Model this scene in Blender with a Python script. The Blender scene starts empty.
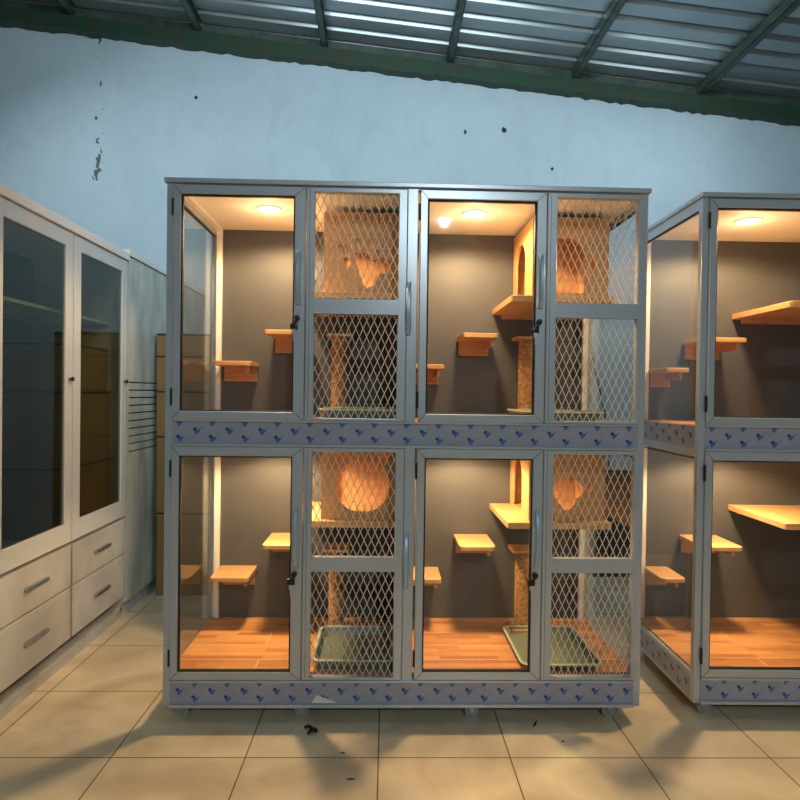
import bpy, bmesh, math, random
from mathutils import Vector, Matrix
random.seed(4)
PI = math.pi
sc = bpy.context.scene
C = sc.collection

# ---------------------------------------------------------------- camera
cam_d = bpy.data.cameras.new('camera')
cam = bpy.data.objects.new('camera', cam_d); C.objects.link(cam); sc.camera = cam
cam_d.sensor_width = 36; cam_d.lens = 36 * 603.8 / 800; cam_d.clip_start = 0.02
cam.matrix_world = (Matrix.Translation((-.1059, -2.5762, 1.4117)) @ Matrix.Rotation(-.0283, 4, 'Z')
                    @ Matrix.Rotation(PI / 2 - .0114, 4, 'X') @ Matrix.Rotation(.0136, 4, 'Z'))
# ---------------------------------------------------------------- world, lights, exposure
w = bpy.data.worlds.new('world'); sc.world = w; w.use_nodes = True
w.node_tree.nodes['Background'].inputs[0].default_value = (.60, .77, .87, 1)
w.node_tree.nodes['Background'].inputs[1].default_value = .11
sc.view_settings.view_transform = 'Standard'; sc.view_settings.look = 'None'
sc.view_settings.exposure = .45; sc.view_settings.gamma = 1

def lamp(name, kind, loc, power, color, size=.1, target=None, sizey=None, spot=None, blend=.5):
    d = bpy.data.lights.new(name, kind); d.energy = power; d.color = color
    if kind == 'AREA':
        d.size = size
        if sizey: d.shape = 'RECTANGLE'; d.size_y = sizey
    else: d.shadow_soft_size = size
    if kind == 'SPOT': d.spot_size = spot; d.spot_blend = blend
    o = bpy.data.objects.new(name, d); C.objects.link(o); o.location = loc
    if target: o.rotation_euler = (Vector(target) - Vector(loc)).to_track_quat('-Z', 'Y').to_euler()
    return o
COOL = (.78, .93, 1.0)
WARM = (1.0, .67, .35)
lamp('hall_fill', 'AREA', (-.1, -.15, 3.66), 39, COOL, 2.4, (-.1, 2.8, 3.5), .5)  # unseen area light aimed at the back wall, sparing the floor in front
lamp('hall_fill', 'AREA', (-3.0, 1.2, 3.9), 16, COOL, .8, (-1.2, 1.8, 0), .8)  # unseen fill added to brighten the cartons on the left
lamp('hall_fill', 'AREA', (2.4, 1.3, 3.8), 13, COOL, .8, (1.8, 2.8, 1.0), .8)  # unseen fill added to light the wall behind the cabinets
LP = (.80, -6.7, 4.08)
lamp('bay_light', 'POINT', (LP[0], LP[1], LP[2] - .04), 240, COOL, .03)

# ---------------------------------------------------------------- materials
def new_mat(name):
    m = bpy.data.materials.new(name); m.use_nodes = True
    return m, m.node_tree, m.node_tree.nodes['Principled BSDF']
def mat(name, col, rough=.5, metal=0, noise=0, scale=20, bump=0, bscale=200, spec=.5, col2=None, stretch=None, detail=4, emit=0):
    m, t, b = new_mat(name)
    b.inputs['Base Color'].default_value = (*col, 1); b.inputs['Roughness'].default_value = rough
    b.inputs['Metallic'].default_value = metal; b.inputs['Specular IOR Level'].default_value = spec
    N = t.nodes; L = t.links
    tc = N.new('ShaderNodeTexCoord'); mp = N.new('ShaderNodeMapping'); L.new(tc.outputs['Object'], mp.inputs[0])
    if stretch: mp.inputs['Scale'].default_value = stretch
    if noise or col2:
        n = N.new('ShaderNodeTexNoise'); n.inputs['Scale'].default_value = scale; n.inputs['Detail'].default_value = detail
        L.new(mp.outputs[0], n.inputs['Vector'])
        r = N.new('ShaderNodeValToRGB'); L.new(n.outputs[0], r.inputs[0])
        r.color_ramp.elements[0].position = .35; r.color_ramp.elements[1].position = .65
        c2 = col2 or tuple(min(1, c * (1 + noise)) for c in col)
        c1 = col if col2 else tuple(c * (1 - noise) for c in col)
        r.color_ramp.elements[0].color = (*c1, 1); r.color_ramp.elements[1].color = (*c2, 1)
        L.new(r.outputs[0], b.inputs['Base Color'])
    if bump:
        n2 = N.new('ShaderNodeTexNoise'); n2.inputs['Scale'].default_value = bscale
        L.new(mp.outputs[0], n2.inputs['Vector'])
        bp = N.new('ShaderNodeBump'); bp.inputs['Strength'].default_value = bump; bp.inputs['Distance'].default_value = .003
        L.new(n2.outputs[0], bp.inputs['Height']); L.new(bp.outputs[0], b.inputs['Normal'])
    if emit:
        b.inputs['Emission Color'].default_value = (*col, 1); b.inputs['Emission Strength'].default_value = emit
    return m
M = {}
M['alu'] = mat('powder coated aluminium', (.50, .545, .58), .30, .35, noise=.03, scale=6, spec=.6)
M['alu_hi'] = mat('brushed handle aluminium', (.38, .50, .62), .42, .5)
M['white'] = mat('white coated metal', (.80, .80, .76), .4)
M['cupboard'] = mat('white cupboard frame', (.60, .64, .66), .4)
M['gasket'] = mat('black rubber gasket', (.015, .014, .014), .6)
M['black'] = mat('black metal lock', (.01, .01, .012), .35)
M['key'] = mat('nickel key', (.6, .58, .52), .3, .9)
M['char'] = mat('charcoal laminate', (.078, .075, .074), .55, noise=.05, scale=5)
M['ceil'] = mat('white laminate', (.93, .88, .80), .5)
M['wood'] = mat('light oak laminate', (.52, .29, .11), .42, col2=(.64, .38, .165), scale=7, stretch=(1.2, 14, 14))
M['ply'] = mat('birch plywood', (.54, .285, .095), .5, col2=(.63, .35, .135), scale=6, stretch=(1.2, 1.2, 9))
M['sisal'] = mat('sisal rope', (.50, .27, .10), .9, noise=.35, scale=60, bump=.6, bscale=500)
M['tray'] = mat('grey green plastic', (.16, .19, .14), .38)
M['trim_green'] = mat('pale green plastic rim', (.42, .46, .32), .4)
M['film'] = mat('protective film', (.35, .37, .45), .30, noise=.06, scale=9)
M['logo'] = mat('blue print', (.012, .06, .26), .35)
M['logo2'] = mat('pale blue print', (.05, .15, .42), .35)
M['carton'] = mat('brown cardboard', (.30, .185, .075), .85, noise=.08, scale=5, bump=.2, bscale=60)
M['strap'] = mat('black strap', (.015, .013, .012), .6)
M['marble'] = mat('marbled white laminate', (.56, .57, .57), .4, col2=(.38, .38, .38), scale=3.0, stretch=(1, 1.2, .8), detail=8)
M['marble2'] = mat('marbled pale green laminate', (.60, .64, .60), .4, col2=(.40, .44, .41), scale=3.5, stretch=(1, 2.2, .8), detail=8)
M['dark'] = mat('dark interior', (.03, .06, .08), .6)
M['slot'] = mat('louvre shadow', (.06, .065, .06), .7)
M['caster'] = mat('milky caster plastic', (.62, .62, .58), .25)
M['caster'].node_tree.nodes['Principled BSDF'].inputs['Transmission Weight'].default_value = .55
M['steel'] = mat('zinc steel', (.45, .45, .45), .35, .9)
M['green'] = mat('green painted steel', (.012, .060, .032), .55, col2=(.035, .040, .022), scale=9, detail=9)
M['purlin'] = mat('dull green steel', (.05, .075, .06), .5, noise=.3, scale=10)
M['litterdark'] = mat('dark scrap', (.01, .01, .01), .5)
M['crate'] = mat('dark brown plastic', (.035, .030, .026), .5)
M['cable'] = mat('black cable', (.02, .02, .02), .5)

def glass_mat(name, tint, refl_min=.0):
    m = bpy.data.materials.new(name); m.use_nodes = True; t = m.node_tree; N = t.nodes; L = t.links; N.clear()
    o = N.new('ShaderNodeOutputMaterial'); tr = N.new('ShaderNodeBsdfTransparent'); gl = N.new('ShaderNodeBsdfGlossy')
    tr.inputs[0].default_value = (*tint, 1); gl.inputs['Roughness'].default_value = .02
    fr = N.new('ShaderNodeFresnel'); ge = N.new('ShaderNodeNewGeometry')   # same reflectance on both faces of the pane
    mr = N.new('ShaderNodeMapRange'); mr.inputs[3].default_value = 1.5; mr.inputs[4].default_value = 1 / 1.5
    L.new(ge.outputs['Backfacing'], mr.inputs[0]); L.new(mr.outputs[0], fr.inputs[0])
    mx = N.new('ShaderNodeMixShader'); L.new(fr.outputs[0], mx.inputs[0]); L.new(tr.outputs[0], mx.inputs[1]); L.new(gl.outputs[0], mx.inputs[2])
    L.new(mx.outputs[0], o.inputs[0]); return m
M['glass'] = glass_mat('clear glass', (.94, .95, .94))
M['smoke'] = glass_mat('tinted glass', (.70, .72, .66))
M['lampface'] = mat('lit downlight diffuser', (1, .86, .66), .5, emit=14)
M['bulb'] = mat('lit bay lamp', (.92, .97, 1), .5, emit=60)

def m_planks():
    m, t, b = new_mat('orange wood strip flooring'); N = t.nodes; L = t.links
    tc = N.new('ShaderNodeTexCoord')
    def brick(w_, h_, ms, off, c1, c2, mc):
        br = N.new('ShaderNodeTexBrick'); L.new(tc.outputs['Object'], br.inputs[0]); br.offset = off
        br.inputs['Scale'].default_value = 1; br.inputs['Brick Width'].default_value = w_; br.inputs['Row Height'].default_value = h_
        br.inputs['Mortar Size'].default_value = ms; br.inputs['Mortar Smooth'].default_value = 0
        for k, c in (('Color1', c1), ('Color2', c2), ('Mortar', mc)): br.inputs[k].default_value = (*c, 1)
        return br
    br = brick(.27, .039, .0003, .37, (.42, .155, .042), (.68, .32, .11), (.46, .18, .055))
    se = brick(1.3, .156, .0028, .5, (1, 1, 1), (1, 1, 1), (0, 0, 0))
    mp = N.new('ShaderNodeMapping'); mp.inputs['Scale'].default_value = (2, 26, 1); L.new(tc.outputs['Object'], mp.inputs[0])
    n = N.new('ShaderNodeTexNoise'); n.inputs['Scale'].default_value = 5; n.inputs['Detail'].default_value = 5; L.new(mp.outputs[0], n.inputs[0])
    mx = N.new('ShaderNodeMix'); mx.data_type = 'RGBA'; mx.blend_type = 'OVERLAY'; mx.inputs[0].default_value = .35
    L.new(br.outputs[0], mx.inputs[6]); L.new(n.outputs[0], mx.inputs[7])
    m2 = N.new('ShaderNodeMix'); m2.data_type = 'RGBA'; L.new(se.outputs['Fac'], m2.inputs[0]); L.new(mx.outputs[2], m2.inputs[6]); m2.inputs[7].default_value = (.80, .46, .22, 1)
    L.new(m2.outputs[2], b.inputs['Base Color'])
    b.inputs['Roughness'].default_value = .42; return m
M['planks'] = m_planks()
def m_tiles():
    m, t, b = new_mat('cream polished floor tile'); N = t.nodes; L = t.links
    tc = N.new('ShaderNodeTexCoord'); mp = N.new('ShaderNodeMapping'); L.new(tc.outputs['Object'], mp.inputs[0])
    br = N.new('ShaderNodeTexBrick'); br.offset = 0; L.new(mp.outputs[0], br.inputs[0])
    br.inputs['Scale'].default_value = 1; br.inputs['Brick Width'].default_value = .5123; br.inputs['Row Height'].default_value = .5123
    br.inputs['Mortar Size'].default_value = .0028; br.inputs['Mortar Smooth'].default_value = .1
    br.inputs['Color1'].default_value = (1, 1, 1, 1); br.inputs['Color2'].default_value = (.94, .94, .95, 1); br.inputs['Mortar'].default_value = (.18, .15, .13, 1)
    n = N.new('ShaderNodeTexNoise'); n.inputs['Scale'].default_value = 2.2; n.inputs['Detail'].default_value = 7; n.inputs['Distortion'].default_value = 1.2
    L.new(tc.outputs['Object'], n.inputs[0]); r = N.new('ShaderNodeValToRGB'); L.new(n.outputs[0], r.inputs[0])
    e = r.color_ramp.elements; e[0].position = .3; e[0].color = (.58, .46, .30, 1); e[1].position = .7; e[1].color = (.88, .75, .52, 1)
    mx = N.new('ShaderNodeMix'); mx.data_type = 'RGBA'; mx.blend_type = 'MULTIPLY'; mx.inputs[0].default_value = 1
    L.new(r.outputs[0], mx.inputs[6]); L.new(br.outputs[0], mx.inputs[7]); L.new(mx.outputs[2], b.inputs['Base Color'])
    n2 = N.new('ShaderNodeTexNoise'); n2.inputs['Scale'].default_value = 5; n2.inputs['Detail'].default_value = 4; L.new(tc.outputs['Object'], n2.inputs[0])
    mr = N.new('ShaderNodeMapRange'); mr.inputs[3].default_value = .22; mr.inputs[4].default_value = .42; L.new(n2.outputs[0], mr.inputs[0]); L.new(mr.outputs[0], b.inputs['Roughness'])
    return m
M['tiles'] = m_tiles()
def m_wall():
    m, t, b = new_mat('pale blue painted plaster'); N = t.nodes; L = t.links
    tc = N.new('ShaderNodeTexCoord')
    def noise(s, d, dist=0, sc_=(1, 1, 1)):
        mp = N.new('ShaderNodeMapping'); mp.inputs['Scale'].default_value = sc_; L.new(tc.outputs['Object'], mp.inputs[0])
        n = N.new('ShaderNodeTexNoise'); n.inputs['Scale'].default_value = s; n.inputs['Detail'].default_value = d; n.inputs['Distortion'].default_value = dist
        L.new(mp.outputs[0], n.inputs[0]); return n.outputs[0]
    def ramp(src, a, ca, bb, cb):
        r = N.new('ShaderNodeValToRGB'); L.new(src, r.inputs[0]); e = r.color_ramp.elements
        e[0].position = a; e[0].color = (*ca, 1); e[1].position = bb; e[1].color = (*cb, 1); return r.outputs[0]
    def mix(f, a, c, mode='MIX'):
        x = N.new('ShaderNodeMix'); x.data_type = 'RGBA'; x.blend_type = mode
        if isinstance(f, float): x.inputs[0].default_value = f
        else: L.new(f, x.inputs[0])
        for s, k in ((a, 6), (c, 7)):
            if isinstance(s, tuple): x.inputs[k].default_value = (*s, 1)
            else: L.new(s, x.inputs[k])
        return x.outputs[2]
    base = ramp(noise(1.1, 6, .6), .3, (.42, .53, .60), .7, (.49, .60, .66))
    stain = ramp(noise(2.6, 9, 1.5, (1.5, 1, .8)), .50, (0, 0, 0), .72, (.35, .35, .35))
    base = mix(stain, base, (.36, .45, .50))
    # paint flaked off along the old crack at the left
    sx = N.new('ShaderNodeSeparateXYZ'); L.new(tc.outputs['Object'], sx.inputs[0])
    band = N.new('ShaderNodeMapRange'); band.interpolation_type = 'SMOOTHSTEP'
    ab = N.new('ShaderNodeMath'); ab.operation = 'ADD'; ab.inputs[1].default_value = 2.62; L.new(sx.outputs[0], ab.inputs[0])
    ab2 = N.new('ShaderNodeMath'); ab2.operation = 'ABSOLUTE'; L.new(ab.outputs[0], ab2.inputs[0])
    band.inputs[1].default_value = .0; band.inputs[2].default_value = .12; band.inputs[3].default_value = .19; band.inputs[4].default_value = 0; L.new(ab2.outputs[0], band.inputs[0])
    n = noise(14, 5, .5, (1, 1, .8)); ad = N.new('ShaderNodeMath'); L.new(n, ad.inputs[0]); L.new(band.outputs[0], ad.inputs[1])
    peel = ramp(ad.outputs[0], .765, (0, 0, 0), .78, (1, 1, 1))
    base = mix(peel, base, (.10, .12, .13))
    L.new(base, b.inputs['Base Color']); b.inputs['Roughness'].default_value = .7
    bp = N.new('ShaderNodeBump'); bp.inputs['Strength'].default_value = .25; bp.inputs['Distance'].default_value = .01
    L.new(noise(14, 6), bp.inputs['Height']); L.new(bp.outputs[0], b.inputs['Normal']); return m
M['wall'] = m_wall()
M['roof'] = mat('corrugated zinc sheet', (.34, .39, .41), .32, .6, noise=.12, scale=2.5, stretch=(.6, 2, 1))

# ---------------------------------------------------------------- mesh helpers
class MB:
    def __init__(s): s.bm = bmesh.new(); s.mi = 0
    def face(s, vs):
        try: f = s.bm.faces.new(vs); f.material_index = s.mi; return f
        except ValueError: pass
    def box(s, x0, x1, y0, y1, z0, z1, bev=0):
        v = [s.bm.verts.new(p) for p in ((x0,y0,z0),(x1,y0,z0),(x1,y1,z0),(x0,y1,z0),(x0,y0,z1),(x1,y0,z1),(x1,y1,z1),(x0,y1,z1))]
        fs = [s.face([v[i] for i in q]) for q in ((0,3,2,1),(4,5,6,7),(0,1,5,4),(1,2,6,5),(2,3,7,6),(3,0,4,7))]
        if bev:
            es = {e for f in fs for e in f.edges}
            bmesh.ops.bevel(s.bm, geom=list(es), offset=bev, segments=2, affect='EDGES', profile=.5)
        return s
    def frame(s, x0, x1, z0, z1, wl, wr, wb, wt, y0, y1, bev=.002):
        """a mitred rectangular frame in the XZ plane"""
        o = [(x0,z0),(x1,z0),(x1,z1),(x0,z1)]; i = [(x0+wl,z0+wb),(x1-wr,z0+wb),(x1-wr,z1-wt),(x0+wl,z1-wt)]
        b2 = .003
        oi = [(x0+b2,z0+b2),(x1-b2,z0+b2),(x1-b2,z1-b2),(x0+b2,z1-b2)]
        ii = [(x0+wl-b2,z0+wb-b2),(x1-wr+b2,z0+wb-b2),(x1-wr+b2,z1-wt+b2),(x0+wl-b2,z1-wt+b2)]
        rings = [(o, y1), (o, y0+b2), (oi, y0), (ii, y0), (i, y0+b2), (i, y1)]
        R = [[s.bm.verts.new((x, y, z)) for x, z in r] for r, y in rings]
        for a in range(6):
            A, B = R[a], R[(a+1) % 6]
            for k in range(4): s.face([A[k], A[(k+1)%4], B[(k+1)%4], B[k]])
        return s
    def cyl(s, p, q, r, n=16, r2=None, cap=True):
        p = Vector(p); q = Vector(q); d = (q-p).normalized(); u = d.orthogonal().normalized(); v = d.cross(u); r2 = r if r2 is None else r2
        A = [s.bm.verts.new(p + (u*math.cos(a)+v*math.sin(a))*r) for a in [2*PI*k/n for k in range(n)]]
        B = [s.bm.verts.new(q + (u*math.cos(a)+v*math.sin(a))*r2) for a in [2*PI*k/n for k in range(n)]]
        for k in range(n): s.face([A[k], A[(k+1)%n], B[(k+1)%n], B[k]])
        if cap: s.face(A[::-1]); s.face(B)
        return s
    def tube(s, pts, r, n=8):
        pts = [Vector(p) for p in pts]; rings = []; u = None
        for k, p in enumerate(pts):
            d = (pts[min(k+1, len(pts)-1)] - pts[max(k-1, 0)]).normalized()
            u = (u - d*u.dot(d)).normalized() if u else d.orthogonal().normalized()
            v = d.cross(u); rings.append([s.bm.verts.new(p + (u*math.cos(2*PI*j/n)+v*math.sin(2*PI*j/n))*r) for j in range(n)])
        for A, B in zip(rings, rings[1:]):
            for j in range(n): s.face([A[j], A[(j+1)%n], B[(j+1)%n], B[j]])
        s.face(rings[0][::-1]); s.face(rings[-1]); return s
    def lathe(s, prof, c=(0,0,0), n=24):
        rings = [[s.bm.verts.new((c[0]+r*math.cos(2*PI*k/n), c[1]+r*math.sin(2*PI*k/n), c[2]+z)) for k in range(n)] for r, z in prof]
        for A, B in zip(rings, rings[1:]):
            for k in range(n): s.face([A[k], A[(k+1)%n], B[(k+1)%n], B[k]])
        s.face(rings[0][::-1]); s.face(rings[-1]); return s
    def loft(s, rings, close=False):
        R = [[s.bm.verts.new(p) for p in r] for r in rings]; n = len(R[0])
        for A, B in zip(R, R[1:]):
            for k in range(n): s.face([A[k], A[(k+1)%n], B[(k+1)%n], B[k]])
        s.face(R[0][::-1]); s.face(R[-1]); return s
    def poly(s, pts):
        return s.face([s.bm.verts.new(p) for p in pts])
    def panel(s, outline, holes, t, place):
        """flat sheet with holes; place(u, v, w) -> 3D point, w in 0..t"""
        b = bmesh.new(); 
        for loop in [outline] + holes:
            vs = [b.verts.new((x, y, 0)) for x, y in loop]
            for k in range(len(vs)): b.edges.new((vs[k], vs[(k+1) % len(vs)]))
        bmesh.ops.triangle_fill(b, use_beauty=True, use_dissolve=False, edges=b.edges[:])
        bot = {v: s.bm.verts.new(place(v.co.x, v.co.y, 0)) for v in b.verts}
        top = {v: s.bm.verts.new(place(v.co.x, v.co.y, t)) for v in b.verts}
        for f in b.faces:
            s.face([bot[v] for v in f.verts]); s.face([top[v] for v in reversed(f.verts)])
        for e in b.edges:
            if len(e.link_faces) == 1:
                a, c = e.verts; s.face([bot[a], bot[c], top[c], top[a]])
        b.free(); return s
    def build(s, name, mats, parent=None, smooth=False):
        bmesh.ops.recalc_face_normals(s.bm, faces=s.bm.faces[:])
        me = bpy.data.meshes.new(name); s.bm.to_mesh(me); s.bm.free()
        for m in (mats if isinstance(mats, (list, tuple)) else [mats]): me.materials.append(m)
        if smooth:
            me.polygons.foreach_set('use_smooth', [True]*len(me.polygons))
            try: me.set_sharp_from_angle(angle=R(35))
            except Exception: pass
        o = bpy.data.objects.new(name, me); C.objects.link(o)
        if parent: o.parent = parent
        return o
def R(d): return d * PI / 180
def empty(name, loc=(0,0,0), rz=0):
    o = bpy.data.objects.new(name, None); C.objects.link(o); o.location = loc; o.rotation_euler.z = rz; o.empty_display_size = .1; return o
def tag(o, label, cat, group=None, kind=None):
    if label: o['label'] = label
    if cat: o['category'] = cat
    if group: o['group'] = group
    if kind: o['kind'] = kind
    return o
def struct(o): o['kind'] = 'structure'; return o
def copy_tree(o, parent=None):
    c = o.copy(); C.objects.link(c); c.parent = parent
    for ch in list(o.children): copy_tree(ch, c)
    return c

# ---------------------------------------------------------------- the room
WY = 2.80
b = MB(); v = b.box(-7, 7, -9, WY, -.12, 0)
fl = struct(b.build('floor', M['tiles']))
# move the tile grid: object origin on a grout crossing
for vv in fl.data.vertices: vv.co.x += .1054; vv.co.y += .2548
fl.location = (-.1054, -.2548, 0); fl.rotation_euler.z = -.0067
def roofz(x, z0=4.375): return z0 - .096 * (x + .1)
b = MB()
b.panel([(-7, 0), (7, 0), (7, roofz(7) + .3), (-7, roofz(-7) + .3)], [], .15, lambda u, v_, w_: (u, WY + w_, v_))
struct(b.build('wall_back', M['wall']))
# corrugated roof: ribs run along X, down the slope
b = MB(); prof = []
y = -9.0 
while y < WY - .001:
    for dy, dz in ((0, 0), (.115, 0), (.135, .042), (.165, .042), (.185, 0)):
        prof.append((y + dy, dz))
    y += .2
prof = [(py, pz) for py, pz in prof if py <= WY]
xs = (-7, 7)
lo = [[b.bm.verts.new((x, py, roofz(x) + .055 + pz)) for py, pz in prof] for x in xs]
hi = [[b.bm.verts.new((x, py, roofz(x) + .057 + pz)) for py, pz in prof] for x in xs]
for k in range(len(prof) - 1):
    b.face([lo[0][k], lo[1][k], lo[1][k+1], lo[0][k+1]]); b.face([hi[0][k], hi[0][k+1], hi[1][k+1], hi[1][k]])
struct(b.build('ceiling', M['roof']))
def slope_box(x0, x1, y0, y1, d0, d1, name, m):
    b = MB(); n = 260
    rings = []
    for k in range(n + 1):
        x = x0 + (x1 - x0) * k / n; z = roofz(x); j = (random.random() - .5) * .020 if m == M['green'] else 0
        rings.append([(x, y0, z + d0 + j), (x, y1, z + d0 + j), (x, y1, z + d1), (x, y0, z + d1)])
    b.loft(rings); return struct(b.build(name, m))
slope_box(-7, 7, WY - .10, WY - .002, -.150, -.03, 'trim_1', M['green'])
slope_box(-7, 7, WY - .06, WY - .004, -.03, .050, 'trim_9', M['purlin'])  # dark strip put in for the shaded gap between beam and roof sheets
for k, x in enumerate((-2.80, -1.73, -.65, .44, 1.54, 2.66, 3.75)):
    b = MB(); z = roofz(x) - .03
    # lipped C section
    b.box(x - .028, x - .024, -9, WY - .10, z, z + .085); b.box(x - .028, x + .028, -9, WY - .10, z, z + .004)
    b.box(x - .028, x + .028, -9, WY - .10, z + .081, z + .085); b.box(x + .024, x + .028, -9, WY - .10, z, z + .018)
    struct(b.build('trim_%d' % (k + 2), M['purlin']))

# chips and nails in the wall
def wall_mark(x, z, r, label):
    b = MB(); n = 9
    pts = [(x + r*(.6+.7*random.random())*math.cos(2*PI*k/n)*.7, WY - .004, z + r*(.6+.7*random.random())*math.sin(2*PI*k/n)) for k in range(n)]
    b.loft([pts, [(px_, WY, pz_) for px_, _, pz_ in pts]])
    tag(b.build('wall_anchor', M['litterdark']), label, 'wall anchor', 'dark anchors and nails in the blue wall')
wall_mark(.592, 3.74, .022, 'small dark anchor plug in the blue wall above the main cabinet')
wall_mark(.94, 3.767, .026, 'dark hooked nail in the blue wall, right of the anchor plug')
wall_mark(1.376, 3.431, .016, 'lowest dark nail in the blue wall, above the right mesh panels')
wall_mark(-1.78, 3.98, .018, 'dark nail in the blue wall high above the glass door on the left')

# ---------------------------------------------------------------- the cat cabinet
W2 = 1.025; D = .70; ZB, ZT = .065, 2.303
CELLS = {'low': (.20, 1.175), 'up': (1.285, 2.27)}
def diamond_mesh(x0, x1, z0, z1, y):
    """expanded metal: twisted strands crossing in diamonds, clipped to the opening"""
    b = MB(); pw, ph = .0312, .069; s = ph / pw
    def strand(xa, za, xb, zb, dirn):
        d = Vector((xb - xa, 0, zb - za))
        if d.length < .004: return
        d.normalize(); nrm = Vector((-d.z, 0, d.x))
        wv = (nrm + Vector((0, .55 * dirn, 0))).normalized() * .0016; tv = wv.cross(d).normalized() * .0008
        yo = -.0008 if dirn > 0 else .0008
        P = Vector((xa, y + yo, za)); Q = Vector((xb, y + yo, zb))
        q1 = [b.bm.verts.new(P + a) for a in (wv+tv, -wv+tv, -wv-tv, wv-tv)]; q2 = [b.bm.verts.new(Q + a) for a in (wv+tv, -wv+tv, -wv-tv, wv-tv)]
        for k in range(4): b.face([q1[k], q1[(k+1)%4], q2[(k+1)%4], q2[k]])
    H = z1 - z0; Wd = x1 - x0
    k = -int(H / ph) - 2
    while True:
        c = k * pw + .006                   # line: x = x0 + c + t, z = z0 + s t
        if c > Wd: break
        t0 = max(0, -c); t1 = min(H / s, Wd - c)
        if t1 > t0:
            strand(x0 + c + t0, z0 + s*t0, x0 + c + t1, z0 + s*t1, 1)
            strand(x1 - c - t0, z0 + s*t0, x1 - c - t1, z0 + s*t1, -1)
        k += 1
    return b
def ball(b, x, y, z, r, n=10): b.poly([(x + r*math.cos(2*PI*k/n), y, z + r*math.sin(2*PI*k/n)) for k in range(n)])
def film(u0, u1, z0, z1, phase, place):
    """film with its printed marks; built in (u, w, z) then placed"""
    b = MB(); b.box(u0, u1, -.0015, 0, z0, z1); per = .1372; h = z1 - z0
    def P(pts):
        o = []
        for u, z in pts: o.append((min(max(u, u0 + .001), u1 - .001), -.0022, min(max(z, z0 + .0005), z1 - .0005)))
        if max(p[0] for p in o) - min(p[0] for p in o) > .002 and max(p[2] for p in o) - min(p[2] for p in o) > .002: b.poly(o)
    u = u0 - per
    while u < u1 + per:
        for du, dz in ((.095, .010), (.031, .033), (.098, .065)):
            x = u + du + phase; z = z1 - dz * h / .095 + (.012 if dz < .03 else 0)
            b.mi = 1
            P([(x + .0085*math.cos(2*PI*k/10), z + .0075*math.sin(2*PI*k/10)) for k in range(10)])
            b.mi = 2
            P([(x - .002, z - .010), (x + .010, z - .002), (x + .025, z + .001), (x + .020, z - .010), (x + .010, z - .021), (x + .004, z - .024)])
            P([(x + .024, z + .003), (x + .036, z + .011), (x + .037, z + .010), (x + .025, z + .001)])
        u += per
    for v_ in b.bm.verts: v_.co = Vector(place(*v_.co))
    return b
def rounded(x0, x1, y0, y1, r, z, n=5):
    pts = []
    for cx, cy, a0 in ((x1-r, y1-r, 0), (x0+r, y1-r, 90), (x0+r, y0+r, 180), (x1-r, y0+r, 270)):
        for k in range(n + 1):
            a = R(a0 + 90*k/n); pts.append((cx + r*math.cos(a), cy + r*math.sin(a), z))
    return pts
def board(b, x0, x1, y0, y1, z0, z1, r=.02, left=True):
    """shelf board with rounded front corners"""
    rl = r if left else .001
    def ring(z, e=0):
        pts = [(x1 - e, y1, z), (x0 + e, y1, z)]
        for k in range(6): a = R(180 + 90*k/5); pts.append((x0 + rl + (rl - e)*math.cos(a), y0 + rl + (rl - e)*math.sin(a), z))
        for k in range(6): a = R(270 + 90*k/5); pts.append((x1 - r + (r - e)*math.cos(a), y0 + r + (r - e)*math.sin(a), z))
        return pts
    b.loft([ring(z0, .002), ring(z0 + .002), ring(z1 - .002), ring(z1, .002)])

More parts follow.
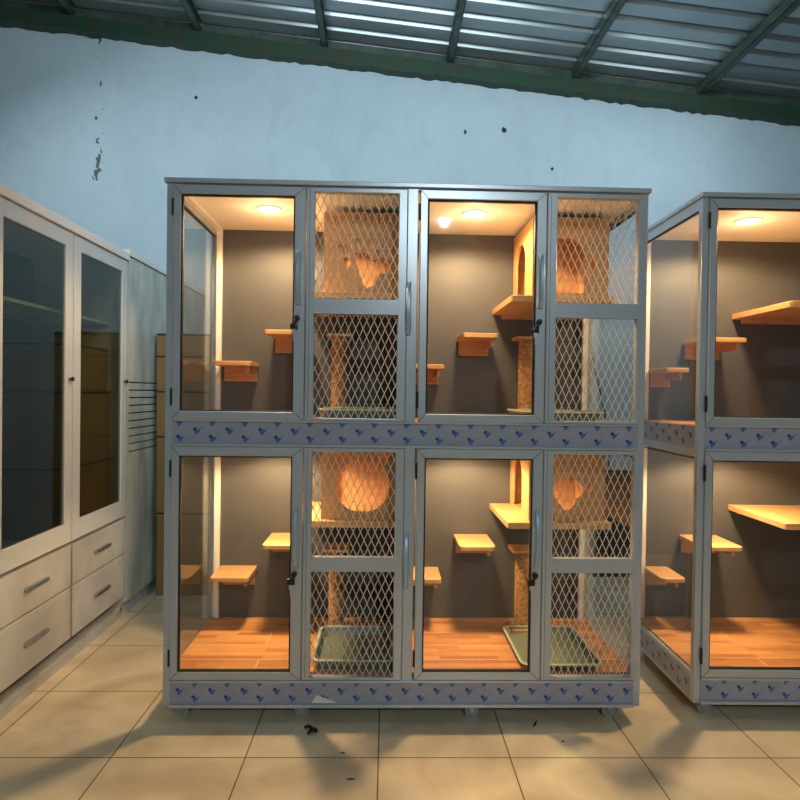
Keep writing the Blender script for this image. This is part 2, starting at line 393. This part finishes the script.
def handle(x, z0, z1, yf, name='handle', parent=None):
    b = MB(); n = 14; rings = []
    for k in range(n + 1):
        t = k / n; z = z0 + (z1 - z0)*t; out = .006 + .030 * math.sin(PI*t)**.6; hw = .0115; th = .006
        rings.append([(x - hw, yf - out, z), (x - hw*.5, yf - out - th, z), (x + hw*.5, yf - out - th, z), (x + hw, yf - out, z), (x + hw*.6, yf - out + th*.4, z), (x - hw*.6, yf - out + th*.4, z)])
    b.loft(rings); b.box(x - .007, x + .007, yf - .012, yf, z0, z0 + .014); b.box(x - .007, x + .007, yf - .012, yf, z1 - .014, z1)
    o = b.build(name, M['alu_hi'], parent, smooth=True); return o
def glass_door(root, x0, x1, z0, z1, gx0, gx1, gz0, gz1, hz, lz):
    b = MB(); b.frame(x0, x1, z0, z1, gx0-x0-.004, x1-gx1-.004, gz0-z0-.004, z1-gz1-.004, -.012, .022)
    g = .0012                                    # fine mitre seams at the four corners
    d = b.build('glass_door', M['alu'], root)
    b = MB(); b.frame(gx0-.004, gx1+.004, gz0-.004, gz1+.004, .006, .006, .006, .006, -.006, .012); b.build('gasket', M['gasket'], d)
    b = MB(); b.box(gx0-.002, gx1+.002, .002, .006, gz0-.002, gz1+.002); b.build('glass_pane', M['glass'], d)
    for (xa, za, xb, zb) in ((x0, z0, gx0, gz0), (x1, z0, gx1, gz0), (x0, z1, gx0, gz1), (x1, z1, gx1, gz1)):
        dx, dz = xb-xa, zb-za; l = math.hypot(dx, dz); nx, nz = -dz/l*.0011, dx/l*.0011; b = MB()
        b.loft([[(xa+dx*f+nx, -.0124, za+dz*f+nz), (xa+dx*f-nx, -.0124, za+dz*f-nz), (xa+dx*f-nx, -.011, za+dz*f-nz), (xa+dx*f+nx, -.011, za+dz*f+nz)] for f in (.12, .88)])
        b.build('mitre_seam', M['gasket'], d)
    for zz in (z0 + .06, z1 - .13):
        b = MB(); b.cyl((x0 - .003, -.010, zz), (x0 - .003, -.010, zz + .07), .005, 10); b.build('hinge', M['black'], d)
    handle(x1 - .026, hz[0], hz[1], -.012, 'handle', d)
    xl = x1 - .030
    b = MB(); b.cyl((xl, -.012, lz), (xl, -.030, lz), .012, 16); b.box(xl - .005, xl + .005, -.036, -.028, lz - .014, lz + .010, .002)
    b.box(xl - .030, xl + .002, -.019, -.012, lz - .048, lz - .020, .002); b.tube([(xl - .002, -.03, lz - .008), (xl - .010, -.026, lz - .022), (xl - .012, -.022, lz - .034)], .005, 8)
    b.build('lock', M['black'], d, smooth=True)
    b = MB(); b.box(xl - .022, xl - .006, -.022, -.020, lz - .066, lz - .046, .0006); b.box(xl - .017, xl - .011, -.022, -.020, lz - .098, lz - .066)
    b.build('key', M['key'], d)
    return d
def mesh_door(root, x0, x1, z0, z1, mx0, mx1, spans):
    b = MB(); b.frame(x0, x1, z0, z1, mx0-x0, x1-mx1, spans[0][0]-z0, z1-spans[1][1], -.010, .020)
    b.box(mx0 - .002, mx1 + .002, -.010, .020, spans[0][1], spans[1][0])
    d = b.build('mesh_door', M['alu'], root)
    for a, c in spans:
        diamond_mesh(mx0 - .002, mx1 + .002, a - .002, c + .002, .004).build('expanded_mesh', M['mesh'], d)
    b = MB()                                     # groove lines along the stiles
    for xx in (x0 + .014,): b.box(xx, xx + .0015, -.0105, -.009, z0 + .01, z1 - .01)
    b.build('groove', M['gasket'], d)
    return d
M['mesh'] = mat('galvanised expanded mesh', (.74, .70, .62), .4, .2)

SHELVES = ((-.935, -.738, .455, .276, .0), (-.700, -.500, .405, .456, .0), )
def wall_shelf(root, x0, x1, yf, ztop, name='wall_shelf'):
    b = MB(); board(b, x0, x1, yf, D - .025, ztop - .022, ztop)
    o = b.build(name, M['wood'], root)
    b = MB(); b.box(x0 + .012, x1 - .010, D - .043, D - .025, ztop - .098, ztop - .022, .001); b.build('cleat', M['wood'], o)
    b = MB(); b.box(x1 - .034, x1 - .018, yf + .05, D - .043, ztop - .060, ztop - .022, .001); b.build('bracket', M['wood'], o)
    return o
def build_cabinet(cx, label, lights=True):
    root = empty('cat_cabinet', (cx, 0, 0)); tag(root, label, 'cabinet', 'grey aluminium cat cabinets')
    # outer frame: four posts, rails, top cap
    b = MB()
    for x0, x1 in ((-W2, -W2 + .030), (W2 - .030, W2)):
        b.box(x0, x1, 0, .030, ZB, ZT - .02, .002); b.box(x0, x1, D - .030, D, ZB, ZT - .02, .002)
    b.box(-.010, .034, 0, .045, ZB, ZT - .02, .002)
    for z0, z1 in ((ZB, .180), (1.178, 1.284), (2.277, ZT - .02)):
        b.box(-W2 + .030, W2 - .030, .002, .042, z0, z1); b.box(-W2 + .03, W2 - .03, D - .04, D - .002, z0, z1)
        for x0, x1 in ((-W2 + .001, -W2 + .030), (W2 - .030, W2 - .001)): b.box(x0, x1, .030, D - .030, z0, z1)
    for x0, x1 in ((-W2 + .001, -W2 + .030), (W2 - .030, W2 - .001)):
        for z0, z1 in ((.180, .192), (1.150, 1.178), (1.2805, 1.2815), (2.235, 2.277)): b.box(x0, x1, .030, D - .030, z0, z1)
    # ledges round the film strips
    for z0, z1 in ((ZB, ZB + .014), (.172, .182), (1.178, 1.187), (1.281, 1.288)): b.box(-W2 + .030, W2 - .030, -.012, .004, z0, z1, .001)
    b.build('frame', M['alu'], root)
    b = MB(); b.box(-W2 - .008, W2 + .008, -.014, D + .006, ZT - .020, ZT, .003); b.build('top_cap', M['alu'], root)
    b = MB(); b.box(-W2 + .03, W2 - .03, D - .024, D - .004, .18, 2.277); b.build('back_panel', M['char'], root)
    b = MB(); b.box(.004, .020, .045, D - .025, .205, 1.17); b.box(.004, .020, .045, D - .025, 1.29, 2.268); b.build('partition', M['char'], root)
    for z0, z1 in CELLS.values():
        b = MB(); b.box(-W2 + .018, W2 - .018, .031, D - .031, z0 - .006, z0); b.box(-W2 + .031, W2 - .031, .042, D - .031, z0 - .016, z0 - .006)
        o = b.build('floor_panel', M['planks'], root)
        for v_ in o.data.vertices: v_.co.z -= z0
        o.location.z = z0
        b = MB(); b.box(-W2 + .030, W2 - .030, .030, D - .024, z1, z1 + .007); b.build('ceiling_panel', M['ceil'], root)
        # warm coloured strips lining the side frames
        for sgn in (-1, 1):
            xo, xi = sgn*(W2 - .031), sgn*(W2 - .057); x0, x1 = min(xo, xi), max(xo, xi)
            b = MB(); b.box(x0, x1, D - .048, D - .025, z0, z1); b.box(x0, x1, .05, D - .048, z1 - .012, z1); b.build('side_lining', M['white'], root)
            xg = sgn*(W2 - .014)
            b = MB(); b.box(xg - .002, xg + .002,   .030, D - .030, z0 + .001, z1 - .035); b.build('side_glass', M['glass'], root)
            b = MB(); xf = sgn*(W2 + .0005)
            g = .004
            def q(x_, sgn=sgn): return x_
            fr = [(.030, z0 + .002, D - .030, z1 - .033)]
            for (ya, za, yb, zb) in fr:
                xa, xb = sorted((sgn*(W2 - .020), sgn*(W2 - .004)))
                b.box(xa, xb, ya, ya + g, za, zb); b.box(xa, xb, ya, yb, zb - g, zb)
            b.build('side_gasket', M['gasket'], root)
    # film strips with printed marks, front and both sides
    for (z0, z1, ph) in ((ZB + .014, .172, 0.0), (1.187, 1.281, .063)):
        film(-W2 + .032, W2 - .032, z0, z1, ph, lambda u, w_, z: (u, .001 + w_, z)).build('film_strip', [M['film'], M['logo'], M['logo2']], root)
        film(.031, D - .031, z0, z1, .02, lambda u, w_, z: (-W2 + w_ + .001, D - u, z)).build('film_strip', [M['film'], M['logo'], M['logo2']], root)
        film(.031, D - .031, z0, z1, .05, lambda u, w_, z: (W2 - w_ - .001, u, z)).build('film_strip', [M['film'], M['logo'], M['logo2']], root)
    # doors
    GZ = {'low': (.222, 1.132), 'up': (1.329, 2.233)}; HZ = {'low': (.672, .915), 'up': (1.780, 2.012)}; LZ = {'low': .640, 'up': 1.722}
    MS = {'low': ((.196, .648), (.709, 1.158)), 'up': ((1.302, 1.744), (1.807, 2.256))}
    OZ = {'low': (.183, 1.176), 'up': (1.289, 2.276)}
    for k in ('low', 'up'):
        glass_door(root, -.994, -.441, OZ[k][0], OZ[k][1], -.958, -.491, GZ[k][0], GZ[k][1], HZ[k], LZ[k])
        glass_door(root, .043, .584, OZ[k][0], OZ[k][1], .080, .537, GZ[k][0], GZ[k][1], HZ[k], LZ[k])
        mesh_door(root, -.438, -.011, OZ[k][0], OZ[k][1], -.403, -.048, MS[k])
        mesh_door(root, .587, .994, OZ[k][0], OZ[k][1], .630, .980, MS[k])
    handle(-.003, 1.660, 1.885, 0, 'handle', root); handle(.001, .580, .810, 0, 'handle', root)
    # shelves, platforms
    for k, (z0, z1) in CELLS.items():
        s2 = .453 if k == 'low' else .430
        for xa, xb, yf, dz in ((-.962, -.768, .455, .276), (-.694, -.500, .408, s2), (.025, .203, .455, .274), (.286, .468, .408, s2)):
            wall_shelf(root, xa, xb, yf, z0 + dz)
        for xa, xb in ((-.505, .002), (.478, .965)):
            b = MB(); zt = z0 + .618; zt = .822 if k == 'low' else 1.870
            board(b, xa, xb, .185, D - .025, zt - .030, zt, r=.018); o = b.build('platform', M['wood'], root)
            b = MB(); b.box(xa + .05, xb - .03, D - .043, D - .025, zt - .052, zt - .030); b.build('cleat', M['wood'], o)
        ly = .37 if k == 'low' else .29
        for lx in (-.652, .317):
            b = MB(); b.lathe([(.062, 0), (.062, -.004), (.054, -.007), (.048, -.004), (.048, 0)], (lx, ly, z1), 32)
            o = b.build('downlight', M['white'], root, smooth=True)
            b = MB(); b.lathe([(.047, -.0045), (.047, -.0055), (.02, -.0065)], (lx, ly, z1), 32); b.build('diffuser', M['lampface'], o)
            if lights:
                L_ = lamp('downlight_lamp', 'SPOT', (lx, ly, z1 - .012), PW[k], WARM, .045, (lx, ly, 0), spot=R(152 if k == 'low' else 168), blend=.35); L_.parent = root
                L_ = lamp('ceiling_fill', 'POINT', (lx, ly, z1 - .12), 1.0 if k == 'low' else 1.6, WARM, .03); L_.parent = root  # extra point light added below the fitting to brighten the ceiling panel
    # casters
    for x_ in (-.955, -.44, .30, .905):
        for y_ in (.045, D - .06):
            b = MB(); b.box(x_ - .022, x_ + .022, y_ - .02, y_ + .02, ZB - .003, ZB); b.box(x_ - .010, x_ + .010, y_ - .017, y_ - .0135, .024, ZB); b.box(x_ - .010, x_ + .010, y_ + .0135, y_ + .017, .024, ZB)
            o = b.build('caster', M['steel'], root)
            b = MB()
            b.cyl((x_, y_ - .010, .030), (x_, y_ + .010, .030), .030, 28); b.cyl((x_, y_ - .013, .030), (x_, y_ + .013, .030), .012, 16); b.build('wheel', M['caster'], o)
    return root
PW = {'low': 45, 'up': 54}
cab = build_cabinet(0, 'four-door grey aluminium cat cabinet standing complete in the middle, with glass and mesh doors')
# a scrap of film torn open at the bottom strip, showing the bare white board
b = MB(); b.poly([(-.395, -.0032, .083), (-.372, -.0032, .118), (-.300, -.0032, .092), (-.285, -.0032, .083)]); 
o = b.build('torn_film_patch', M['white'], cab)
o['label'] = 'torn patch of film showing bare white board'
cab2 = copy_tree(cab); cab2.location = (2.300, .012, 0); cab2.rotation_euler.z = -.015
for ch in list(cab2.children):
    if ch.name.startswith('wall_shelf') and ch.data.vertices[0].co.x < 0:
        for g_ in list(ch.children): bpy.data.objects.remove(g_)
        bpy.data.objects.remove(ch)
for z_, s2 in ((.20, .453), (1.285, .430)):
    wall_shelf(cab2, -.968, -.838, .455, z_ + .276); wall_shelf(cab2, -.775, -.57, .408, z_ + s2)
cab2['label'] = 'grey aluminium cat cabinet at the right edge, seen through its glass side'
for ch in list(cab2.children):
    if ch.name.startswith('torn_film') or (ch.name.startswith('side_lining') and min(v_.co.x for v_ in ch.data.vertices) < 0 and False): bpy.data.objects.remove(ch)

# ---------------------------------------------------------------- cat houses on the platforms
def circ(cx, cz, rx, rz=None, n=32, a0=0, a1=360):
    rz = rz or rx; full = a1 - a0 == 360
    return [(cx + rx*math.cos(R(a0 + (a1-a0)*k/(n if full else n-1))), cz + rz*math.sin(R(a0 + (a1-a0)*k/(n if full else n-1)))) for k in range(n)]
def arch(cx, z0, z1, hw): return [(cx - hw, z0), (cx + hw, z0)] + circ(cx, z1 - hw, hw, hw, 17, 0, 180)
def smooth_loop(pts, n=5):
    out = []; N_ = len(pts)
    for k in range(N_):
        p0, p1, p2, p3 = (Vector(pts[(k+j-1) % N_]) for j in range(4))
        for j in range(n):
            t = j / n
            q = .5*((2*p1) + (p2-p0)*t + (2*p0-5*p1+4*p2-p3)*t*t + (3*p1-p0-3*p2+p3)*t**3); out.append((q.x, q.y))
    return out
def cat_house(x0, x1, z0, z1, holes, label):
    y0, y1, t = .235, .655, .012
    root = empty('cat_house', (x0, y0, z0)); tag(root, label, 'cat house', 'plywood cat houses on the platforms')
    W_, H_, D_ = x1-x0, z1-z0, y1-y0
    hl = [[(u - x0, v_ - z0) for u, v_ in h] for h in holes]
    b = MB(); b.panel([(0, 0), (W_, 0), (W_, H_), (0, H_)], hl, t, lambda u, v_, w_: (u, w_, v_)); b.build('front_panel', M['ply'], root)
    b = MB(); b.panel([(t, 0), (D_, 0), (D_, H_ - t), (t, H_ - t)], [arch(D_*.60, .012, H_*.80, .105)], t, lambda u, v_, w_: (w_, u, v_)); b.build('side_panel', M['ply'], root)
    b = MB(); b.box(W_ - t, W_, t, D_, 0, H_ - t); b.build('side_panel', M['ply'], root)
    b = MB(); b.box(t, W_ - t, D_ - t, D_, 0, H_ - t); b.build('back_panel', M['ply'], root)
    b = MB(); b.box(0, W_, t, D_, H_ - t, H_); b.build('roof_panel', M['ply'], root)
    b = MB(); b.box(t, W_ - t, t, D_ - t, 0, .008); b.build('floor_panel', M['ply'], root)
    return root
fish = smooth_loop([(-.248, 2.052), (-.222, 2.064), (-.190, 2.058), (-.160, 2.026), (-.130, 2.036), (-.098, 2.040), (-.080, 2.012), (-.092, 1.975), (-.132, 1.962), (-.150, 1.945), (-.160, 1.912), (-.182, 1.898), (-.204, 1.915), (-.222, 1.965), (-.238, 2.01)])
cat_house(-.388, -.018, 1.872, 2.246, [fish, circ(-.283, 2.015, .020, .024, 16), circ(-.313, 2.088, .010, .015, 12), circ(-.287, 2.078, .012, .015, 12), circ(-.236, 2.116, .012, .013, 14), circ(-.172, 2.116, .012, .013, 14), circ(-.143, 2.062, .010, .012, 12)],
          'plywood cat house with a fish-shaped cut-out in the upper left cell')
ear = lambda cx, s: [(cx - .036*s, 1.066), (cx - .040*s, 1.128), (cx + .022*s, 1.116)]
cat_house(-.388, -.018, .822, 1.166, [circ(-.197, .977, .126, .126, 40), [(-.305, 1.076), (-.312, 1.140), (-.255, 1.128), (-.262, 1.106)], [(-.128, 1.106), (-.135, 1.128), (-.078, 1.140), (-.085, 1.076)]],
          'plywood cat house with a big round cat-head opening in the lower left cell')
cat_house(.585, .945, 1.872, 2.246, [arch(.735, 1.892, 2.152, .097), circ(.868, 2.02, .010, .055, 16)], 'plywood cat house with an arched front opening in the upper right cell')
paw = smooth_loop([(.722, 1.010), (.765, 1.028), (.812, 1.012), (.842, .985), (.846, .948), (.818, .925), (.800, .890), (.770, .868), (.742, .886), (.715, .925), (.700, .970)])
cat_house(.585, .945, .822, 1.166, [paw, circ(.878, .965, .009, .022, 12)], 'plywood cat house with a pear-shaped cut-out in the lower right cell')

# ---------------------------------------------------------------- scratching posts
def post(label):
    root = empty('scratching_post'); tag(root, label, 'scratching post', 'scratching posts inside the cat cabinet')
    b = MB(); b.loft([rounded(-.066, .066, -.066, .066, .014, z) for z in (0, .016)]); b.build('base', M['wood'], root)
    prof = []; z = .016; rope = .0085
    while z < .405:
        for k in range(4): prof.append((.038 + .0035*math.sin(PI*k/4), z + rope*k/4))
        z += rope
    prof.append((.038, z)); b = MB(); b.lathe(prof, n=28); b.build('sisal_rope', M['sisal'], root, smooth=True)
    b = MB(); b.loft([rounded(-.066, .066, -.066, .066, .014, z_) for z_ in (z, z + .014)]); b.build('top_plate', M['wood'], root)
    return root
p0 = post('sisal scratching post behind the green tray in the lower left mesh cell'); p0.location = (-.330, .52, .20)
for loc, lab in (((.630, .52, .20), 'sisal scratching post behind the green tray in the lower right cell'),
                 ((-.330, .52, 1.285), 'sisal scratching post under the platform in the upper left cell'),
                 ((.630, .52, 1.285), 'sisal scratching post under the platform in the upper right cell')):
    c = copy_tree(p0); c.location = loc; c['label'] = lab

# ---------------------------------------------------------------- litter trays
def tray(label):
    root = empty('litter_tray'); tag(root, label, 'litter tray', 'litter trays inside the cat cabinet')
    w_, d_ = .185, .20
    b = MB(); b.loft([rounded(-w_+.022, w_-.022, -d_+.022, d_-.022, .03, 0), rounded(-w_+.006, w_-.006, -d_+.006, d_-.006, .035, .054), rounded(-w_+.010, w_-.010, -d_+.010, d_-.010, .033, .054),
                   rounded(-w_+.027, w_-.027, -d_+.027, d_-.027, .028, .006)]); b.build('basin', M['tray'], root, smooth=True)
    b = MB(); b.loft([rounded(-w_, w_, -d_, d_, .038, .052), rounded(-w_, w_, -d_, d_, .038, .058), rounded(-w_+.004, w_-.004, -d_+.004, d_-.004, .036, .061), rounded(-w_+.012, w_-.012, -d_+.012, d_-.012, .030, .061),
                      rounded(-w_+.015, w_-.015, -d_+.015, d_-.015, .028, .052)])
    # open the middle of the rim
    bm = b.bm; caps = [f for f in bm.faces if len(f.verts) > 4]; bmesh.ops.delete(bm, geom=caps, context='FACES_ONLY')
    b.build('rim', M['trim_green'], root, smooth=True)
    return root
t0 = tray('grey-green litter tray behind the lower left mesh, on the plank floor'); t0.location = (-.218, .236, .20); t0.scale = (1, 1, .8)
for loc, lab in (((.700, .262, .20), 'grey-green litter tray in the lower right cell, half behind the glass door'),
                 ((-.205, .245, 1.285), 'grey-green litter tray in the upper left mesh cell, rim just visible'),
                 ((.700, .262, 1.285), 'grey-green litter tray in the upper right cell, rim just visible')):
    c = copy_tree(t0); c.location = loc; c['label'] = lab; c.scale = (1, 1, .9)
    if loc[0] > 0 and loc[2] < 1: c.scale = (1, 1.14, .5)

# ---------------------------------------------------------------- marbled wardrobe at the left
XW = -1.68
def wardrobe():
    y0, y1 = -.10, 1.18
    root = empty('wardrobe', (XW, y1, 0)); tag(root, 'white marbled wardrobe with glass doors and drawers at the left edge', 'wardrobe')
    oy = y1
    def bx(x0, x1, ya, yb, z0, z1, name, m, par=root, bev=0):
        b = MB(); b.box(x0 - XW, x1 - XW, ya - oy, yb - oy, z0, z1, bev); return b.build(name, m, par)
    b = MB()
    for q in ((XW-.58, XW-.02, y0, y0+.018, .05, 2.20), (XW-.58, XW-.02, y1-.018, y1, .05, 2.20), (XW-.58, XW-.56, y0, y1, .05, 2.20), (XW-.58, XW-.02, y0, y1, .60, .618), (XW-.58, XW-.02, y0, y1, .05, .07)):
        b.box(q[0]-XW, q[1]-XW, q[2]-oy, q[3]-oy, q[4], q[5])
    b.build('body', M['marble'], root)
    bx(XW-.57, XW-.03, y0+.03, y1-.03, .0, .05, 'plinth', M['marble'])
    bx(XW-.60, XW+.012, y0-.01, y1+.004, 2.20, 2.245, 'cornice', M['white'], bev=.004)
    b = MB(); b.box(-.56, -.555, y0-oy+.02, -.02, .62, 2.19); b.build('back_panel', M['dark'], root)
    b = MB(); b.box(-.55, -.10, y0-oy+.02, -.02, 1.80, 1.816); b.build('shelf', M['marble2'], root)
    for k, (ya, yb) in enumerate(((y0, .535), (.545, y1))):
        b = MB(); b.frame(ya-oy, yb-oy, .635, 2.195, .07, .07, .10, .075, 0, .02)
        for v_ in b.bm.verts: v_.co = Vector((-v_.co.y, v_.co.x, v_.co.z))
        d = b.build('door', M['cupboard'], root)
        b = MB(); b.box(-.012, -.008, ya-oy+.06, yb-oy-.06, .73, 2.125); b.build('glass_pane', M['smoke'], d)
        kz = 1.46; ky = yb-oy-.035
        b = MB(); b.lathe([(.006, 0), (.006, .010), (.012, .014), (.010, .022)], n=14)
        for v_ in b.bm.verts: v_.co = Vector((v_.co.z, v_.co.x + ky, v_.co.y + kz))
        b.build('knob', M['black'], d)
        for zz in ((.405+.004, .622-.004), (.137+.004, .405-.004)):
            b = MB(); b.box(-.02, 0, ya-oy+.004, yb-oy-.004, zz[0], zz[1], .003); dr = b.build('drawer', M['marble'], root)
            zc = (zz[0]+zz[1])/2; yc = (ya+yb)/2-oy
            b = MB(); b.box(-.004, .016, yc-.09, yc+.09, zc-.008, zc+.012, .004); b.build('handle', M['steel'], dr)
    return root
wardrobe()
def carton_box(name, x0, x1, y0, y1, z0, z1, label, group=None, straps=True):
    root = empty(name, (x0, y0, z0)); tag(root, label, 'carton', group)
    W_, D_, H_ = x1-x0, y1-y0, z1-z0
    b = MB(); b.box(0, W_, 0, D_, 0, H_, .004); b.build('box', M['carton'], root)
    if straps:
        b = MB(); b.box(-.001, W_+.001, -.0012, D_+.001, H_-.016, H_-.006); b.build('strap', M['strap'], root)
    return root
# cartons stored inside the wardrobe
carton_box('carton', -2.21, -1.76, .62, 1.14, .618, 1.00, 'lowest brown carton inside the wardrobe behind its glass door', 'cartons inside the wardrobe')
carton_box('carton', -2.21, -1.76, .63, 1.13, 1.00, 1.40, 'middle brown carton of the stack inside the wardrobe', 'cartons inside the wardrobe')
carton_box('carton', -2.20, -1.77, .64, 1.12, 1.40, 1.655, 'topmost brown carton of the stack inside the wardrobe', 'cartons inside the wardrobe')
# tall louvred cabinet behind it
def tall():
    y0, y1 = 1.19, 2.76
    root = empty('tall_cabinet', (XW, y0, 0)); tag(root, 'tall pale green marbled cabinet with louvre slots, behind the wardrobe', 'cabinet')
    b = MB(); b.box(-.55, -.018, 0, y1-y0, .09, 2.235); b.build('body', M['marble2'], root)
    b = MB(); b.box(-.54, -.03, .02, y1-y0-.02, 0, .09); b.build('plinth', M['marble2'], root)
    b = MB(); b.box(-.56, .010, -.004, y1-y0+.006, 2.235, 2.272, .003); b.build('cornice', M['white'], root)
    # door leaves with a slotted vent field
    for k, (ya, yb) in enumerate(((.004, .775), (.781, y1-y0-.004))):
        holes = []; z = 1.02
        while z < 1.49: holes.append([(ya+.02, z), (yb-.10, z), (yb-.10, z+.008), (ya+.02, z+.008)]); z += .048
        b = MB(); b.panel([(ya, .095), (yb, .095), (yb, 2.23), (ya, 2.23)], holes, .018, lambda u, v_, w_: (-w_, u, v_)); d = b.build('louvred_door', M['marble2'], root)
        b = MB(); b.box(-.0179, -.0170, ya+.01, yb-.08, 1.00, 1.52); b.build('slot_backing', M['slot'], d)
    return root
tall()
# stack of cartons in the gap
stack = ((0, .575), (.575, 1.10), (1.10, 1.41), (1.41, 1.65), (1.65, 1.80))
labs = ('lowest and tallest brown carton on the floor left of the main cabinet', 'second brown carton from the floor in the stack left of the main cabinet',
        'middle brown carton in the stack left of the main cabinet', 'fourth brown carton from the floor in the stack left of the main cabinet', 'thin brown carton on top of the stack left of the main cabinet')
for (z0, z1), lb in zip(stack, labs):
    j = random.uniform(-.006, .006)
    carton_box('carton', -1.652 + j, -1.03 + j, 1.60, 2.25, z0, z1, lb, 'cartons stacked left of the main cabinet')
# ---------------------------------------------------------------- things behind, right
b = MB(); b.tube([(1.70, WY - .008, 2.05), (1.745, WY - .008, 1.87), (1.80, WY - .008, 1.62), (1.883, WY - .008, 1.285), (1.93, WY - .01, 1.0), (1.94, WY - .02, .02)], .007)
tag(b.build('cable', M['cable'], smooth=True), 'black cable hanging down the blue wall, seen through the right mesh', 'cable')

def crate(x, y, z, lab):
    root = empty('plastic_crate', (x, y, z)); tag(root, lab, 'crate', 'dark crates stacked behind')
    w_, d_, h_ = .20, .15, .40
    b = MB(); b.loft([rounded(-w_+.02, w_-.02, -d_+.02, d_-.02, .03, 0), rounded(-w_+.005, w_-.005, -d_+.005, d_-.005, .03, h_-.02), rounded(-w_+.012, w_-.012, -d_+.012, d_-.012, .028, h_-.02), rounded(-w_+.028, w_-.028, -d_+.028, d_-.028, .02, .01)])
    for k in range(7): b.box(-w_+.03+k*.053, -w_+.038+k*.053, -d_-.002, -d_+.02, .04, h_-.05)
    b.build('basin', M['crate'], root)
    b = MB(); rr = [rounded(-w_, w_, -d_, d_, .035, h_-.024), rounded(-w_, w_, -d_, d_, .035, h_), rounded(-w_+.022, w_-.022, -d_+.022, d_-.022, .025, h_), rounded(-w_+.022, w_-.022, -d_+.022, d_-.022, .025, h_-.024)]
    b.loft(rr); bmesh.ops.delete(b.bm, geom=[f for f in b.bm.faces if len(f.verts) > 4], context='FACES_ONLY'); b.build('rim', M['crate'], root)
crate(1.72, 2.2, 0, 'dark crate on the floor behind the right mesh panels, bottom of two'); crate(1.73, 2.2, .402, 'dark crate stacked on another behind the right mesh panels, topmost')

# ---------------------------------------------------------------- litter on the floor
b = MB(); b.tube([(-.412, -.050, .006), (-.400, -.062, .016), (-.388, -.075, .020), (-.376, -.088, .015), (-.360, -.082, .008)], .007, 7); b.tube([(-.395, -.10, .006), (-.38, -.082, .017), (-.368, -.072, .010)], .007, 7)
tag(b.build('tape_scrap', M['litterdark'], smooth=True), 'crumpled black tape scrap on the floor in front of the lower left mesh', 'scrap')
def sliver(x, y, l, a, label):
    b = MB(); c, s = math.cos(a), math.sin(a)
    wd = min(.005, l*.25)
    b.loft([[(x - l*c - .002*s, y - l*s + .002*c, .0005), (x - l*c + .002*s, y - l*s - .002*c, .0005), (x - l*c, y - l*s, .003)],
            [(x - wd*s, y + wd*c, .0005), (x + wd*s, y - wd*c, .0005), (x, y, .005)],
            [(x + l*c - .002*s, y + l*s + .002*c, .0005), (x + l*c + .002*s, y + l*s - .002*c, .0005), (x + l*c, y + l*s, .003)]])
    tag(b.build('floor_scrap', M['litterdark']), label, 'scrap', 'dark crumbs on the tiles')
sliver(.565, -.019, .030, 1.1, 'thin dark splinter on the floor below the lower right glass door')
sliver(.645, -.150, .007, .3, 'tiny dark crumb on the floor in front of the dark splinter')
sliver(-.245, -.225, .009, .1, 'small dark crumb on the tiles in front of the tape scrap')
sliver(-.205, -.385, .015, .05, 'flat dark scrap on the tiles nearest the camera, below the left mesh')

# ---------------------------------------------------------------- the bay lamp over the hall, behind the viewer
root = empty('bay_lamp', LP); tag(root, 'white lit bay lamp hanging from the roof, mirrored in the upper right glass door', 'lamp')
b = MB(); b.lathe([(.03, .10), (.06, .08), (.11, .02), (.12, 0), (.115, 0), (.10, .02), (.05, .07), (.03, .09)], n=32); b.build('shade', M['steel'], root, smooth=True)
b = MB(); b.lathe([(.085, .012), (.080, .004), (.04, .0)], n=24); b.build('diffuser', M['bulb'], root, smooth=True)
b = MB(); b.cyl((0, 0, .09), (0, 0, roofz(LP[0]) - LP[2] + .055), .006, 8); b.build('suspension_rod', M['steel'], root)
